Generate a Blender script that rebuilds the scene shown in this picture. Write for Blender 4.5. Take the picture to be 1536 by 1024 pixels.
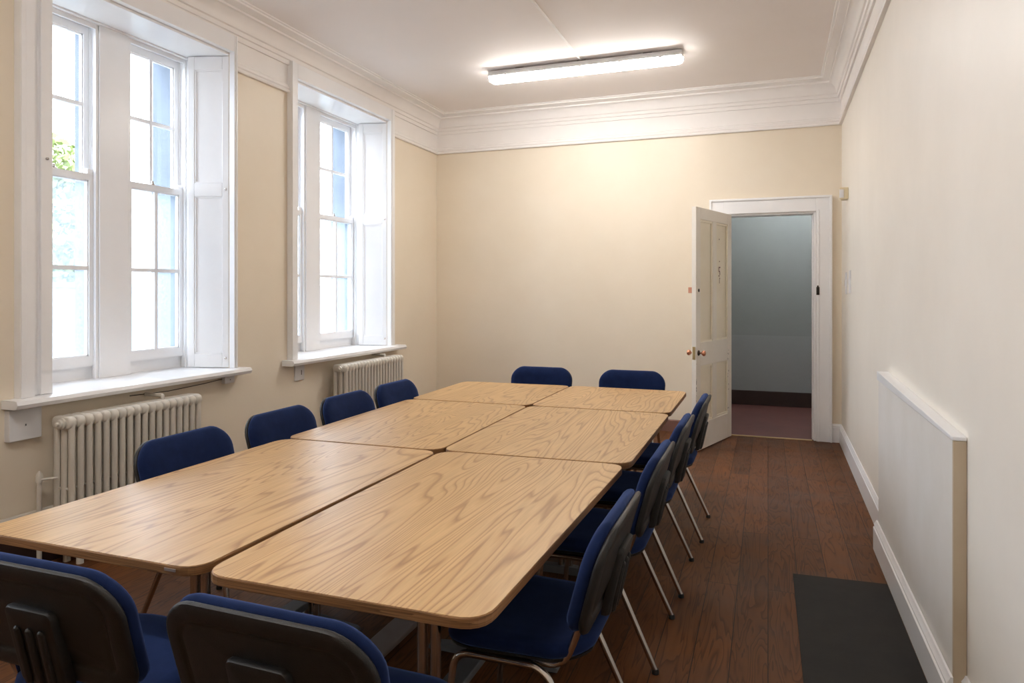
import bpy, bmesh, math, random
from mathutils import Vector, Matrix
random.seed(7)
S = bpy.context.scene
for o in list(bpy.data.objects):
    bpy.data.objects.remove(o, do_unlink=True)
C = S.collection

# ------------------------------------------------------------------ camera
CAM_H = 1.5
cd = bpy.data.cameras.new('camera')
cam = bpy.data.objects.new('camera', cd)
C.objects.link(cam)
cam.location = (0, 0, CAM_H)
cam.rotation_euler = (math.radians(90), 0, math.radians(20.098))
cd.sensor_width = 36.0
cd.lens = 36.0 * 1049.43 / 1536.0
cd.shift_y = -75.0 / 1536.0
cd.clip_start = 0.05
S.camera = cam

# ------------------------------------------------------------------ world, exposure
W = bpy.data.worlds.new('overcast_sky')
S.world = W
W.use_nodes = True
wn = W.node_tree
wn.nodes.clear()
wo = wn.nodes.new('ShaderNodeOutputWorld')
wb = wn.nodes.new('ShaderNodeBackground')
wt = wn.nodes.new('ShaderNodeTexCoord')
wz = wn.nodes.new('ShaderNodeSeparateXYZ')
wr = wn.nodes.new('ShaderNodeValToRGB')
wr.color_ramp.elements[0].position = 0.0
wr.color_ramp.elements[0].color = (0.80, 0.88, 1.0, 1)
wr.color_ramp.elements[1].position = 0.6
wr.color_ramp.elements[1].color = (0.88, 0.94, 1.0, 1)
wn.links.new(wt.outputs['Generated'], wz.inputs[0])
wn.links.new(wz.outputs['Z'], wr.inputs[0])
wn.links.new(wr.outputs[0], wb.inputs[0])
SKY = 5.6
wb.inputs[1].default_value = SKY
wn.links.new(wb.outputs[0], wo.inputs[0])
S.view_settings.view_transform = 'Standard'
S.view_settings.look = 'None'
S.view_settings.gamma = 1.0
S.view_settings.use_curve_mapping = False
S.view_settings.exposure = 1.3
try:
    S.cycles.max_bounces = 14
    S.cycles.diffuse_bounces = 8
    S.cycles.transparent_max_bounces = 16
except Exception:
    pass
TUBE_EMIT = 19.5      # ceiling tubes
HALL_FILL = 30.0       # light added in the corridor, out of view

def portal(name, x, y, z, sx, sz):
    ld = bpy.data.lights.new(name, 'AREA')
    ld.shape = 'RECTANGLE'
    ld.size = sx
    ld.size_y = sz
    ld.cycles.is_portal = True
    lo = bpy.data.objects.new(name, ld)
    C.objects.link(lo)
    lo.location = (x, y, z)
    # emission direction (-Z local) points to +X
    lo.rotation_euler = (math.radians(90), 0, math.radians(-90))
    return lo
portal('daylight_portal', -4.46, 3.49, 2.1, 1.4, 2.5)
portal('daylight_portal', -4.46, 5.75, 2.1, 1.5, 2.5)
portal('daylight_portal', -4.46, 0.75, 2.1, 1.4, 2.5)

# ------------------------------------------------------------------ materials
def mat(name):
    m = bpy.data.materials.new(name)
    m.use_nodes = True
    n = m.node_tree
    return m, n, n.nodes['Principled BSDF']

def N(n, t, **k):
    x = n.nodes.new(t)
    for a, b in k.items():
        setattr(x, a, b)
    return x

def ramp(n, stops, fac=None):
    r = n.nodes.new('ShaderNodeValToRGB')
    e = r.color_ramp.elements
    while len(e) < len(stops):
        e.new(0.5)
    for i, (p, c) in enumerate(stops):
        e[i].position = p
        e[i].color = (c[0], c[1], c[2], 1)
    if fac is not None:
        n.links.new(fac, r.inputs[0])
    return r

def mapping(n, scale=(1, 1, 1), src='Object', rot=(0, 0, 0)):
    tc = n.nodes.new('ShaderNodeTexCoord')
    mp = n.nodes.new('ShaderNodeMapping')
    mp.inputs['Scale'].default_value = scale
    mp.inputs['Rotation'].default_value = rot
    n.links.new(tc.outputs[src], mp.inputs[0])
    return mp

def noise(n, vec, scale, detail=4, rough=0.5, dist=0.0):
    x = n.nodes.new('ShaderNodeTexNoise')
    x.inputs['Scale'].default_value = scale
    x.inputs['Detail'].default_value = detail
    x.inputs['Roughness'].default_value = rough
    x.inputs['Distortion'].default_value = dist
    if vec is not None:
        n.links.new(vec, x.inputs['Vector'])
    return x

def bump(n, p, h, strength=0.1, dist=0.01):
    b = n.nodes.new('ShaderNodeBump')
    b.inputs['Strength'].default_value = strength
    b.inputs['Distance'].default_value = dist
    n.links.new(h, b.inputs['Height'])
    n.links.new(b.outputs[0], p.inputs['Normal'])

def paint(name, c1, c2=None, rough=0.5, scale=2.0, bs=0.08, bscale=60, spec=0.5):
    m, n, p = mat(name)
    c2 = c2 or tuple(x * 0.94 for x in c1)
    mp = mapping(n)
    a = noise(n, mp.outputs[0], scale, 6, 0.6)
    r = ramp(n, [(0.35, c2), (0.65, c1)], a.outputs['Fac'])
    n.links.new(r.outputs[0], p.inputs['Base Color'])
    p.inputs['Roughness'].default_value = rough
    p.inputs['Specular IOR Level'].default_value = spec
    if bs:
        b = noise(n, mp.outputs[0], bscale, 3)
        bump(n, p, b.outputs['Fac'], bs, 0.004)
    return m

M = {}
M['wall'] = paint('cream_wall_paint', (0.81, 0.725, 0.595), (0.78, 0.69, 0.555), 0.45, 1.3, 0.10, 25)
M['wall_r'] = paint('pale_wall_paint', (0.85, 0.80, 0.72), (0.81, 0.76, 0.68), 0.45, 1.5, 0.12, 20)
M['white'] = paint('white_gloss_paint', (0.86, 0.86, 0.87), (0.83, 0.83, 0.84), 0.28, 2.5, 0.05, 30)
M['cornice'] = paint('matt_white_plaster', (0.86, 0.835, 0.815), (0.835, 0.805, 0.785), 0.65, 3, 0.05, 40)
M['ceiling'] = paint('ceiling_paint', (0.85, 0.80, 0.775), (0.82, 0.77, 0.74), 0.75, 0.8, 0.05, 25)
M['doorpaint'] = paint('aged_cream_gloss', (0.80, 0.755, 0.68), (0.76, 0.705, 0.62), 0.38, 3, 0.06, 30)
M['doorpanel'] = paint('cream_door_panel', (0.82, 0.755, 0.62), (0.78, 0.71, 0.575), 0.38, 3, 0.06, 30)
M['radiator'] = paint('radiator_enamel', (0.66, 0.62, 0.555), (0.61, 0.57, 0.50), 0.35, 5, 0.05, 60)
M['boxpanel'] = paint('boxing_paint', (0.76, 0.735, 0.70), (0.70, 0.67, 0.62), 0.5, 2, 0.08, 30)
M['boxend'] = paint('boxing_beige_edge', (0.55, 0.45, 0.32), (0.50, 0.40, 0.28), 0.5, 4, 0.08, 30)
M['hallwall'] = paint('blue_grey_wall', (0.27, 0.295, 0.29), (0.245, 0.27, 0.265), 0.6, 1.2, 0.05, 25)
M['hallwall_low'] = paint('lit_grey_dado', (0.305, 0.325, 0.328), (0.28, 0.30, 0.302), 0.6, 1.2, 0.05, 25)  # faint dado tone, lightened to carry the brighter light low on the wall
M['redfloor'] = paint('red_brown_lino', (0.13, 0.046, 0.036), (0.105, 0.036, 0.029), 0.55, 2, 0.04, 20)
M['darkwood'] = paint('dark_brown_skirting', (0.035, 0.016, 0.013), (0.025, 0.012, 0.01), 0.5, 4, 0.05, 30)
M['redskirt'] = paint('red_brown_skirting', (0.22, 0.11, 0.085), (0.18, 0.09, 0.07), 0.5, 4, 0.05, 30)
M['slate'] = paint('dark_slate_sheet', (0.020, 0.018, 0.0165), (0.015, 0.0135, 0.0125), 0.7, 8, 0.06, 60, 0.25)
M['plastic'] = paint('white_plastic', (0.74, 0.74, 0.75), None, 0.35, 3, 0)
M['ivory'] = paint('ivory_plastic', (0.72, 0.62, 0.42), None, 0.4, 3, 0)
M['shell'] = paint('charcoal_plastic', (0.016, 0.014, 0.0125), (0.012, 0.0105, 0.0095), 0.45, 20, 0.25, 350, 0.4)
M['black'] = paint('black_rubber', (0.012, 0.012, 0.012), None, 0.6, 20, 0)
M['steel'] = paint('grey_steel', (0.14, 0.15, 0.165), (0.12, 0.13, 0.14), 0.4, 6, 0)
M['trunk'] = paint('grey_trunking', (0.28, 0.24, 0.22), (0.24, 0.20, 0.185), 0.5, 6, 0)
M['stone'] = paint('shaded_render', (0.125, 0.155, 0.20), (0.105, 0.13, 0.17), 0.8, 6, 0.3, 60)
M['gwall'] = paint('garden_wall_render', (0.17, 0.21, 0.24), (0.14, 0.175, 0.20), 0.9, 3, 0.3, 30)
M['grass'] = paint('pale_gravel', (0.42, 0.42, 0.40), (0.34, 0.35, 0.33), 0.9, 3, 0.3, 30)
M['bark'] = paint('bark', (0.16, 0.11, 0.07), (0.10, 0.07, 0.045), 0.9, 9, 0.3, 30)
M['leaf'] = paint('leaf', (0.23, 0.28, 0.10), (0.14, 0.19, 0.06), 0.6, 2, 0)
M['copper'] = mat('copper_knob')[0]
def metal(name, col, rough):
    m, n, p = mat(name)
    p.inputs['Metallic'].default_value = 1
    mp = mapping(n)
    a = noise(n, mp.outputs[0], 18, 3)
    r = ramp(n, [(0.3, tuple(x * 0.88 for x in col)), (0.7, col)], a.outputs['Fac'])
    n.links.new(r.outputs[0], p.inputs['Base Color'])
    p.inputs['Roughness'].default_value = rough
    return m
M['copper'] = metal('copper', (0.62, 0.28, 0.17), 0.3)
M['brass'] = metal('brass', (0.66, 0.50, 0.24), 0.3)
M['chrome'] = metal('chrome', (0.55, 0.51, 0.47), 0.18)
M['darkmetal'] = metal('dark_iron', (0.05, 0.045, 0.04), 0.4)

def fabric():
    m, n, p = mat('blue_upholstery')
    mp = mapping(n)
    a = noise(n, mp.outputs[0], 14, 6, 0.7)
    r = ramp(n, [(0.3, (0.0045, 0.011, 0.044)), (0.7, (0.008, 0.018, 0.068))], a.outputs['Fac'])
    n.links.new(r.outputs[0], p.inputs['Base Color'])
    p.inputs['Roughness'].default_value = 0.95
    p.inputs['Specular IOR Level'].default_value = 0.15
    p.inputs['Sheen Weight'].default_value = 0.35
    p.inputs['Sheen Roughness'].default_value = 0.4
    p.inputs['Sheen Tint'].default_value = (0.25, 0.40, 0.95, 1)
    b = noise(n, mp.outputs[0], 500, 2)
    bump(n, p, b.outputs['Fac'], 0.25, 0.002)
    return m
M['fabric'] = fabric()

def oak(edge=False):
    m, n, p = mat('oak_edge' if edge else 'oak_laminate')
    tc = N(n, 'ShaderNodeTexCoord')
    oi = N(n, 'ShaderNodeObjectInfo')
    mul = N(n, 'ShaderNodeMath', operation='MULTIPLY')
    mul.inputs[1].default_value = 37.0
    n.links.new(oi.outputs['Random'], mul.inputs[0])
    cb = N(n, 'ShaderNodeCombineXYZ')
    n.links.new(mul.outputs[0], cb.inputs[0])
    n.links.new(mul.outputs[0], cb.inputs[1])
    ad = N(n, 'ShaderNodeVectorMath', operation='ADD')
    n.links.new(tc.outputs['Object'], ad.inputs[0])
    n.links.new(cb.outputs[0], ad.inputs[1])
    mp = N(n, 'ShaderNodeMapping')
    mp.inputs['Scale'].default_value = (3.2, 0.34, 3.2) if not edge else (1.0, 1.0, 60.0)
    n.links.new(ad.outputs[0], mp.inputs[0])
    a = noise(n, mp.outputs[0], 1.0, 2.5, 0.45, 0.35)
    k = N(n, 'ShaderNodeMath', operation='MULTIPLY')
    k.inputs[1].default_value = 42.0 if not edge else 12.0
    n.links.new(a.outputs['Fac'], k.inputs[0])
    fr = N(n, 'ShaderNodeMath', operation='FRACT')
    n.links.new(k.outputs[0], fr.inputs[0])
    # wobbly fine streaks
    mp2 = N(n, 'ShaderNodeMapping')
    mp2.inputs['Scale'].default_value = (110, 5, 110)
    n.links.new(ad.outputs[0], mp2.inputs[0])
    b = noise(n, mp2.outputs[0], 1.0, 4, 0.6)
    mp3 = N(n, 'ShaderNodeMapping')
    mp3.inputs['Scale'].default_value = (5, 1.2, 5)
    n.links.new(ad.outputs[0], mp3.inputs[0])
    c = noise(n, mp3.outputs[0], 1.0, 3, 0.6)
    if edge:
        r = ramp(n, [(0.0, (0.135, 0.060, 0.022)), (0.5, (0.25, 0.12, 0.045)), (1.0, (0.33, 0.17, 0.07))], fr.outputs[0])
        n.links.new(r.outputs[0], p.inputs['Base Color'])
        p.inputs['Roughness'].default_value = 0.45
        return m
    lines = ramp(n, [(0.0, (0.545, 0.345, 0.158)), (0.46, (0.565, 0.36, 0.165)), (0.70, (0.50, 0.30, 0.130)), (0.86, (0.35, 0.19, 0.075)), (0.94, (0.46, 0.275, 0.118)), (1.0, (0.545, 0.345, 0.158))], fr.outputs[0])
    st = ramp(n, [(0.3, (0.82, 0.80, 0.77)), (0.62, (1.04, 1.04, 1.04))], b.outputs['Fac'])
    mx = N(n, 'ShaderNodeMixRGB', blend_type='MULTIPLY')
    mx.inputs[0].default_value = 0.8
    n.links.new(lines.outputs[0], mx.inputs[1])
    n.links.new(st.outputs[0], mx.inputs[2])
    t2 = ramp(n, [(0.3, (0.90, 0.88, 0.85)), (0.7, (1.06, 1.05, 1.03))], c.outputs['Fac'])
    mx2 = N(n, 'ShaderNodeMixRGB', blend_type='MULTIPLY')
    mx2.inputs[0].default_value = 0.8
    n.links.new(mx.outputs[0], mx2.inputs[1])
    n.links.new(t2.outputs[0], mx2.inputs[2])
    n.links.new(mx2.outputs[0], p.inputs['Base Color'])
    p.inputs['Roughness'].default_value = 0.36
    p.inputs['Specular IOR Level'].default_value = 0.38
    bump(n, p, b.outputs['Fac'], 0.06, 0.001)
    return m
M['oak'] = oak()
M['oakedge'] = oak(True)

def floorboards():
    m, n, p = mat('stained_floorboards')
    tc = N(n, 'ShaderNodeTexCoord')
    sp = N(n, 'ShaderNodeSeparateXYZ')
    n.links.new(tc.outputs['Object'], sp.inputs[0])
    cb = N(n, 'ShaderNodeCombineXYZ')
    n.links.new(sp.outputs['Y'], cb.inputs[0])
    n.links.new(sp.outputs['X'], cb.inputs[1])
    br = N(n, 'ShaderNodeTexBrick')
    br.offset = 0.37
    br.inputs['Scale'].default_value = 1.0
    br.inputs['Brick Width'].default_value = 2.3
    br.inputs['Row Height'].default_value = 0.145
    br.inputs['Mortar Size'].default_value = 0.0022
    br.inputs['Mortar Smooth'].default_value = 0.3
    br.inputs['Bias'].default_value = 0.0
    br.inputs['Color1'].default_value = (0.0, 0.0, 0.0, 1)
    br.inputs['Color2'].default_value = (1, 1, 1, 1)
    br.inputs['Mortar'].default_value = (0.5, 0.5, 0.5, 1)
    n.links.new(cb.outputs[0], br.inputs['Vector'])
    # per-board offset of the grain
    sc = N(n, 'ShaderNodeVectorMath', operation='SCALE')
    sc.inputs['Scale'].default_value = 9.0
    n.links.new(br.outputs['Color'], sc.inputs[0])
    ad = N(n, 'ShaderNodeVectorMath', operation='ADD')
    n.links.new(tc.outputs['Object'], ad.inputs[0])
    n.links.new(sc.outputs[0], ad.inputs[1])
    mp = N(n, 'ShaderNodeMapping')
    mp.inputs['Scale'].default_value = (9, 0.9, 9)
    n.links.new(ad.outputs[0], mp.inputs[0])
    a = noise(n, mp.outputs[0], 1.0, 3, 0.5, 0.4)
    k = N(n, 'ShaderNodeMath', operation='MULTIPLY')
    k.inputs[1].default_value = 14.0
    n.links.new(a.outputs['Fac'], k.inputs[0])
    fr = N(n, 'ShaderNodeMath', operation='FRACT')
    n.links.new(k.outputs[0], fr.inputs[0])
    g = ramp(n, [(0.0, (0.138, 0.054, 0.018)), (0.6, (0.120, 0.046, 0.015)), (0.9, (0.066, 0.024, 0.008)), (1.0, (0.130, 0.051, 0.017))], fr.outputs[0])
    tone = ramp(n, [(0.0, (0.78, 0.76, 0.74)), (1.0, (1.18, 1.16, 1.12))], br.outputs['Color'])
    mx = N(n, 'ShaderNodeMixRGB', blend_type='MULTIPLY')
    mx.inputs[0].default_value = 1.0
    n.links.new(g.outputs[0], mx.inputs[1])
    n.links.new(tone.outputs[0], mx.inputs[2])
    bl = noise(n, tc.outputs['Object'], 2.2, 5, 0.65)
    bt = ramp(n, [(0.3, (0.72, 0.68, 0.66)), (0.7, (1.25, 1.2, 1.12))], bl.outputs['Fac'])
    mx1 = N(n, 'ShaderNodeMixRGB', blend_type='MULTIPLY')
    mx1.inputs[0].default_value = 0.8
    n.links.new(mx.outputs[0], mx1.inputs[1])
    n.links.new(bt.outputs[0], mx1.inputs[2])
    mx2 = N(n, 'ShaderNodeMixRGB', blend_type='MIX')
    mx2.inputs[2].default_value = (0.018, 0.009, 0.005, 1)
    n.links.new(br.outputs['Fac'], mx2.inputs[0])
    n.links.new(mx1.outputs[0], mx2.inputs[1])
    n.links.new(mx2.outputs[0], p.inputs['Base Color'])
    rr = ramp(n, [(0.3, (0.42, 0.42, 0.42)), (0.7, (0.60, 0.60, 0.60))], bl.outputs['Fac'])
    n.links.new(rr.outputs[0], p.inputs['Roughness'])
    p.inputs['Specular IOR Level'].default_value = 0.22
    iv = N(n, 'ShaderNodeMath', operation='SUBTRACT')
    iv.inputs[0].default_value = 1.0
    n.links.new(br.outputs['Fac'], iv.inputs[1])
    bump(n, p, iv.outputs[0], 0.4, 0.003)
    return m
M['floor'] = floorboards()

def glass(name, frosted):
    m = bpy.data.materials.new(name)
    m.use_nodes = True
    n = m.node_tree
    n.nodes.clear()
    out = N(n, 'ShaderNodeOutputMaterial')
    tr = N(n, 'ShaderNodeBsdfTransparent')
    tr.inputs[0].default_value = (0.97, 0.985, 1, 1)
    gl = N(n, 'ShaderNodeBsdfGlossy')
    gl.inputs['Roughness'].default_value = 0.03 if not frosted else 0.2
    mx = N(n, 'ShaderNodeMixShader')
    mx.inputs[0].default_value = 0.04
    if frosted:
        tl = N(n, 'ShaderNodeBsdfTranslucent')
        tl.inputs[0].default_value = (0.36, 0.42, 0.48, 1)
        mp = mapping(n)
        v = noise(n, mp.outputs[0], 55, 3, 0.6)
        rf = N(n, 'ShaderNodeMapRange')
        rf.inputs['From Min'].default_value = 0.3
        rf.inputs['From Max'].default_value = 0.7
        rf.inputs['To Min'].default_value = 0.12
        rf.inputs['To Max'].default_value = 0.38
        n.links.new(v.outputs['Fac'], rf.inputs['Value'])
        m2 = N(n, 'ShaderNodeMixShader')
        n.links.new(rf.outputs[0], m2.inputs[0])
        n.links.new(tr.outputs[0], m2.inputs[1])
        n.links.new(tl.outputs[0], m2.inputs[2])
        n.links.new(m2.outputs[0], mx.inputs[1])
    else:
        n.links.new(tr.outputs[0], mx.inputs[1])
    n.links.new(gl.outputs[0], mx.inputs[2])
    n.links.new(mx.outputs[0], out.inputs[0])
    return m
M['glass'] = glass('clear_glass', False)
M['frost'] = glass('obscured_glass', True)

def emit(name, col, s):
    m, n, p = mat(name)
    p.inputs['Base Color'].default_value = (0.9, 0.9, 0.9, 1)
    p.inputs['Emission Color'].default_value = (*col, 1)
    p.inputs['Emission Strength'].default_value = s
    return m
M['tube'] = emit('lit_diffuser', (1.0, 0.965, 0.92), TUBE_EMIT)
M['hallfill'] = emit('added_hall_glow', (0.92, 0.96, 1.0), HALL_FILL)

# ------------------------------------------------------------------ mesh helpers
class MB:
    def __init__(self):
        self.v = []
        self.f = []
    def add(self, vs, fs):
        o = len(self.v)
        self.v += [tuple(p) for p in vs]
        self.f += [tuple(i + o for i in f) for f in fs]
        return self
    def box(self, x0, x1, y0, y1, z0, z1):
        x0, x1 = min(x0, x1), max(x0, x1)
        y0, y1 = min(y0, y1), max(y0, y1)
        z0, z1 = min(z0, z1), max(z0, z1)
        vs = [(x0, y0, z0), (x1, y0, z0), (x1, y1, z0), (x0, y1, z0), (x0, y0, z1), (x1, y0, z1), (x1, y1, z1), (x0, y1, z1)]
        return self.add(vs, [(0, 3, 2, 1), (4, 5, 6, 7), (0, 1, 5, 4), (1, 2, 6, 5), (2, 3, 7, 6), (3, 0, 4, 7)])
    def prism(self, poly, z0, z1):
        """poly: ccw list of (x,y)"""
        n = len(poly)
        vs = [(x, y, z0) for x, y in poly] + [(x, y, z1) for x, y in poly]
        fs = [tuple(reversed(range(n))), tuple(range(n, 2 * n))]
        fs += [(i, (i + 1) % n, n + (i + 1) % n, n + i) for i in range(n)]
        return self.add(vs, fs)
    def rings(self, rings, cap0=True, cap1=True, closed=True):
        n = len(rings[0])
        vs = [p for r in rings for p in r]
        fs = []
        for k in range(len(rings) - 1):
            for i in range(n if closed else n - 1):
                j = (i + 1) % n
                fs.append((k * n + i, k * n + j, (k + 1) * n + j, (k + 1) * n + i))
        if cap0:
            fs.append(tuple(reversed(range(n))))
        if cap1:
            b = (len(rings) - 1) * n
            fs.append(tuple(range(b, b + n)))
        return self.add(vs, fs)
    def tube(self, pts, r, seg=12, ry=None, cap=True):
        pts = [Vector(p) for p in pts]
        rings = []
        t0 = (pts[1] - pts[0]).normalized()
        up = Vector((0, 0, 1)) if abs(t0.z) < 0.9 else Vector((1, 0, 0))
        nrm = (up - t0 * up.dot(t0)).normalized()
        for i, p in enumerate(pts):
            if i == 0:
                t = pts[1] - pts[0]
            elif i == len(pts) - 1:
                t = pts[-1] - pts[-2]
            else:
                t = (pts[i + 1] - pts[i]).normalized() + (pts[i] - pts[i - 1]).normalized()
            t.normalize()
            nrm = (nrm - t * nrm.dot(t)).normalized()
            bi = t.cross(nrm)
            rr = r[i] if isinstance(r, (list, tuple)) else r
            rings.append([p + nrm * rr * math.cos(2 * math.pi * k / seg) + bi * (ry or rr) * math.sin(2 * math.pi * k / seg) for k in range(seg)])
        return self.rings(rings, cap, cap)
    def lathe(self, prof, seg=24, axis='Z', at=(0, 0, 0)):
        """prof: list of (r, h)"""
        rings = []
        for r, h in prof:
            ring = []
            for k in range(seg):
                a = 2 * math.pi * k / seg
                c, s = max(r, 1e-4) * math.cos(a), max(r, 1e-4) * math.sin(a)
                if axis == 'Z':
                    q = (c, s, h)
                elif axis == 'Y':
                    q = (s, h, c)
                else:
                    q = (h, c, s)
                ring.append((at[0] + q[0], at[1] + q[1], at[2] + q[2]))
            rings.append(ring)
        return self.rings(rings)
    def move(self, fn, start=0):
        self.v = self.v[:start] + [tuple(fn(*p)) for p in self.v[start:]]
        return self
    def build(self, name, m, parent=None, smooth=None, bevel=None, loc=None):
        me = bpy.data.meshes.new(name)
        me.from_pydata(self.v, [], self.f)
        bm = bmesh.new()
        bm.from_mesh(me)
        bmesh.ops.recalc_face_normals(bm, faces=bm.faces[:])
        bm.to_mesh(me)
        bm.free()
        me.materials.append(m)
        if smooth is not None:
            me.shade_smooth()
            me.set_sharp_from_angle(angle=math.radians(smooth))
        o = bpy.data.objects.new(name, me)
        C.objects.link(o)
        if parent is not None:
            o.parent = parent
        if loc is not None:
            o.location = loc
        if bevel:
            b = o.modifiers.new('bevel', 'BEVEL')
            b.width = bevel
            b.segments = 2
            b.limit_method = 'ANGLE'
            b.angle_limit = math.radians(40)
        return o

def fillet(pts, r, n=5):
    pts = [Vector(p) for p in pts]
    out = [pts[0]]
    for i in range(1, len(pts) - 1):
        a, b, c = pts[i - 1], pts[i], pts[i + 1]
        d0, d1 = (a - b), (c - b)
        rr = min(r, d0.length * 0.49, d1.length * 0.49)
        p0, p1 = b + d0.normalized() * rr, b + d1.normalized() * rr
        for k in range(n + 1):
            t = k / n
            out.append(p0 * (1 - t) ** 2 + b * 2 * t * (1 - t) + p1 * t * t)
    out.append(pts[-1])
    return out

def rrect(w, h, r, k=6, cx=0, cy=0):
    r = max(min(r, w / 2 - 1e-4, h / 2 - 1e-4), 1e-4)
    out = []
    for (sx, sy, a0) in ((1, 1, 0), (-1, 1, 90), (-1, -1, 180), (1, -1, 270)):
        for i in range(k + 1):
            a = math.radians(a0 + 90 * i / k)
            out.append((cx + sx * (w / 2 - r) + r * math.cos(a), cy + sy * (h / 2 - r) + r * math.sin(a)))
    return out

def rquad(corners, r, k=6):
    """rounded ccw quad"""
    out = []
    n = len(corners)
    for i in range(n):
        a, b, c = Vector(corners[i - 1]), Vector(corners[i]), Vector(corners[(i + 1) % n])
        d0, d1 = (a - b).normalized(), (c - b).normalized()
        p0, p1 = b + d0 * r, b + d1 * r
        for j in range(k + 1):
            t = j / k
            q = p0 * (1 - t) ** 2 + b * 2 * t * (1 - t) + p1 * t * t
            # push slightly toward the true circle
            out.append((q.x, q.y))
    return out

def sweep(mb, prof, path, closed=False, side=1):
    """prof: closed list of (d, z): d = distance inward from the path line; side=1: inside is to the left"""
    P = [Vector(p) for p in path]
    n = len(P)
    rings = []
    for i in range(n):
        if closed or 0 < i < n - 1:
            a = (P[i] - P[i - 1]).normalized()
            b = (P[(i + 1) % n] - P[i]).normalized()
        elif i == 0:
            a = b = (P[1] - P[0]).normalized()
        else:
            a = b = (P[-1] - P[-2]).normalized()
        na, nb = Vector((-a.y, a.x)) * side, Vector((-b.y, b.x)) * side
        m = (na + nb)
        m = m / (m.length_squared / 2.0) if m.length > 1e-6 else na
        rings.append([(P[i].x + m.x * d, P[i].y + m.y * d, z) for d, z in prof])
    if closed:
        rings.append(rings[0])
        mb.rings(rings, False, False)
    else:
        mb.rings(rings, True, True)
    return mb

def tag(o, label=None, cat=None, group=None, kind=None):
    if label: o['label'] = label
    if cat: o['category'] = cat
    if group: o['group'] = group
    if kind: o['kind'] = kind
    return o

def empty(name, loc=(0, 0, 0), rz=0.0):
    o = bpy.data.objects.new(name, None)
    C.objects.link(o)
    o.location = loc
    o.rotation_euler = (0, 0, rz)
    o.empty_display_size = 0.1
    return o

def struct(o, label=None):
    o['kind'] = 'structure'
    if label: o['label'] = label
    return o

# ------------------------------------------------------------------ room shell
XL, YB, YF, CZ = -3.77, 7.65, -2.0, 3.61
XRB, XRF = 0.687, 0.597
def XR(y):
    return XRF + (XRB - XRF) * (y - YF) / (YB - YF)
XO = -4.42   # outer face of the window wall

struct(MB().box(-4.42, 0.9, YF - 0.1, YB + 0.02, -0.1, 0).build('floor', M['floor']))
struct(MB().box(-4.42, 0.9, YF - 0.1, YB + 0.15, CZ, CZ + 0.1).build('ceiling', M['ceiling']))

W1 = dict(y0=2.668, y1=4.175, d0=2.86, d1=4.12, z0=0.93, z1=3.28, m0=3.375, m1=3.61)
W2 = dict(y0=4.92, y1=6.475, d0=5.03, d1=6.44, z0=0.93, z1=3.30, m0=5.56, m1=5.785)
W_ADDED = dict(y0=0.0, y1=1.50, d0=0.11, d1=1.44, z0=0.93, z1=3.28, m0=0.66, m1=0.89)  # added window, out of view behind the camera
mb = MB()
ys = [YF - 0.1]
for w in (W_ADDED, W1, W2):
    mb.box(XO, XL, ys[-1], w['y0'], 0, CZ)
    mb.box(XO, XL, w['y0'], w['y1'], 0, w['z0'] - 0.05)
    mb.box(XO, XL, w['y0'], w['y1'], w['z1'], CZ)
    ys.append(w['y1'])
mb.box(XO, XL, ys[-1], YB + 0.15, 0, CZ)
struct(mb.build('wall_left', M['wall']))

DX0, DX1, DZ = -0.43, 0.453, 2.305
mb = MB()
mb.box(XL - 0.01, DX0, YB, YB + 0.15, 0, CZ)
mb.box(DX1, 0.9, YB, YB + 0.15, 0, CZ)
mb.box(DX0, DX1, YB, YB + 0.15, DZ, CZ)
struct(mb.build('wall_back', M['wall']))
mb = MB()
mb.prism([(XR(YF - 0.1), YF - 0.1), (0.9, YF - 0.1), (0.9, YB), (XR(YB), YB)], 0, CZ)
struct(mb.build('wall_right', M['wall_r']))
struct(MB().box(XL, XR(YF), YF - 0.1, YF, 0, CZ).build('wall_front', M['wall']))

# cornice running all round the ceiling
prof = [(0.0, 3.385), (0.022, 3.385), (0.026, 3.40), (0.026, 3.42), (0.038, 3.425), (0.040, 3.455), (0.052, 3.462), (0.056, 3.475),
        (0.060, 3.50), (0.072, 3.525), (0.092, 3.545), (0.115, 3.555), (0.122, 3.556), (0.122, 3.572), (0.135, 3.574), (0.16, 3.582), (0.182, 3.588), (0.184, 3.600), (0.200, 3.602), (0.205, 3.612), (0.0, 3.612)]
path = [(XL, YF), (XR(YF), YF), (XR(YB), YB), (XL, YB)]
mb = MB()
sweep(mb, prof, path, closed=True)
struct(mb.build('trim_1', M['cornice'], smooth=30), 'moulded white plaster cornice around the ceiling')
# frieze band with picture rail
fr = [(0.0, 3.155), (0.026, 3.155), (0.030, 3.165), (0.026, 3.178), (0.018, 3.182), (0.026, 3.192), (0.022, 3.206), (0.012, 3.212), (0.014, 3.226), (0.006, 3.234), (0.006, 3.386), (0.0, 3.386)]
mb = MB()
sweep(mb, fr, [(XL, 6.58), (XL, YB), (XR(YB), YB), (XR(YF), YF), (XL, YF), (XL, W_ADDED['y0'] - 0.09)], side=-1)
sweep(mb, fr, [(XL, W1['y1'] + 0.035), (XL, W2['y0'] - 0.075)], side=-1)
sweep(mb, fr, [(XL, W_ADDED['y1'] + 0.09), (XL, W1['y0'] - 0.082)], side=-1)
struct(mb.build('trim_2', M['cornice'], smooth=30), 'white frieze band and picture rail below the cornice')

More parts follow.
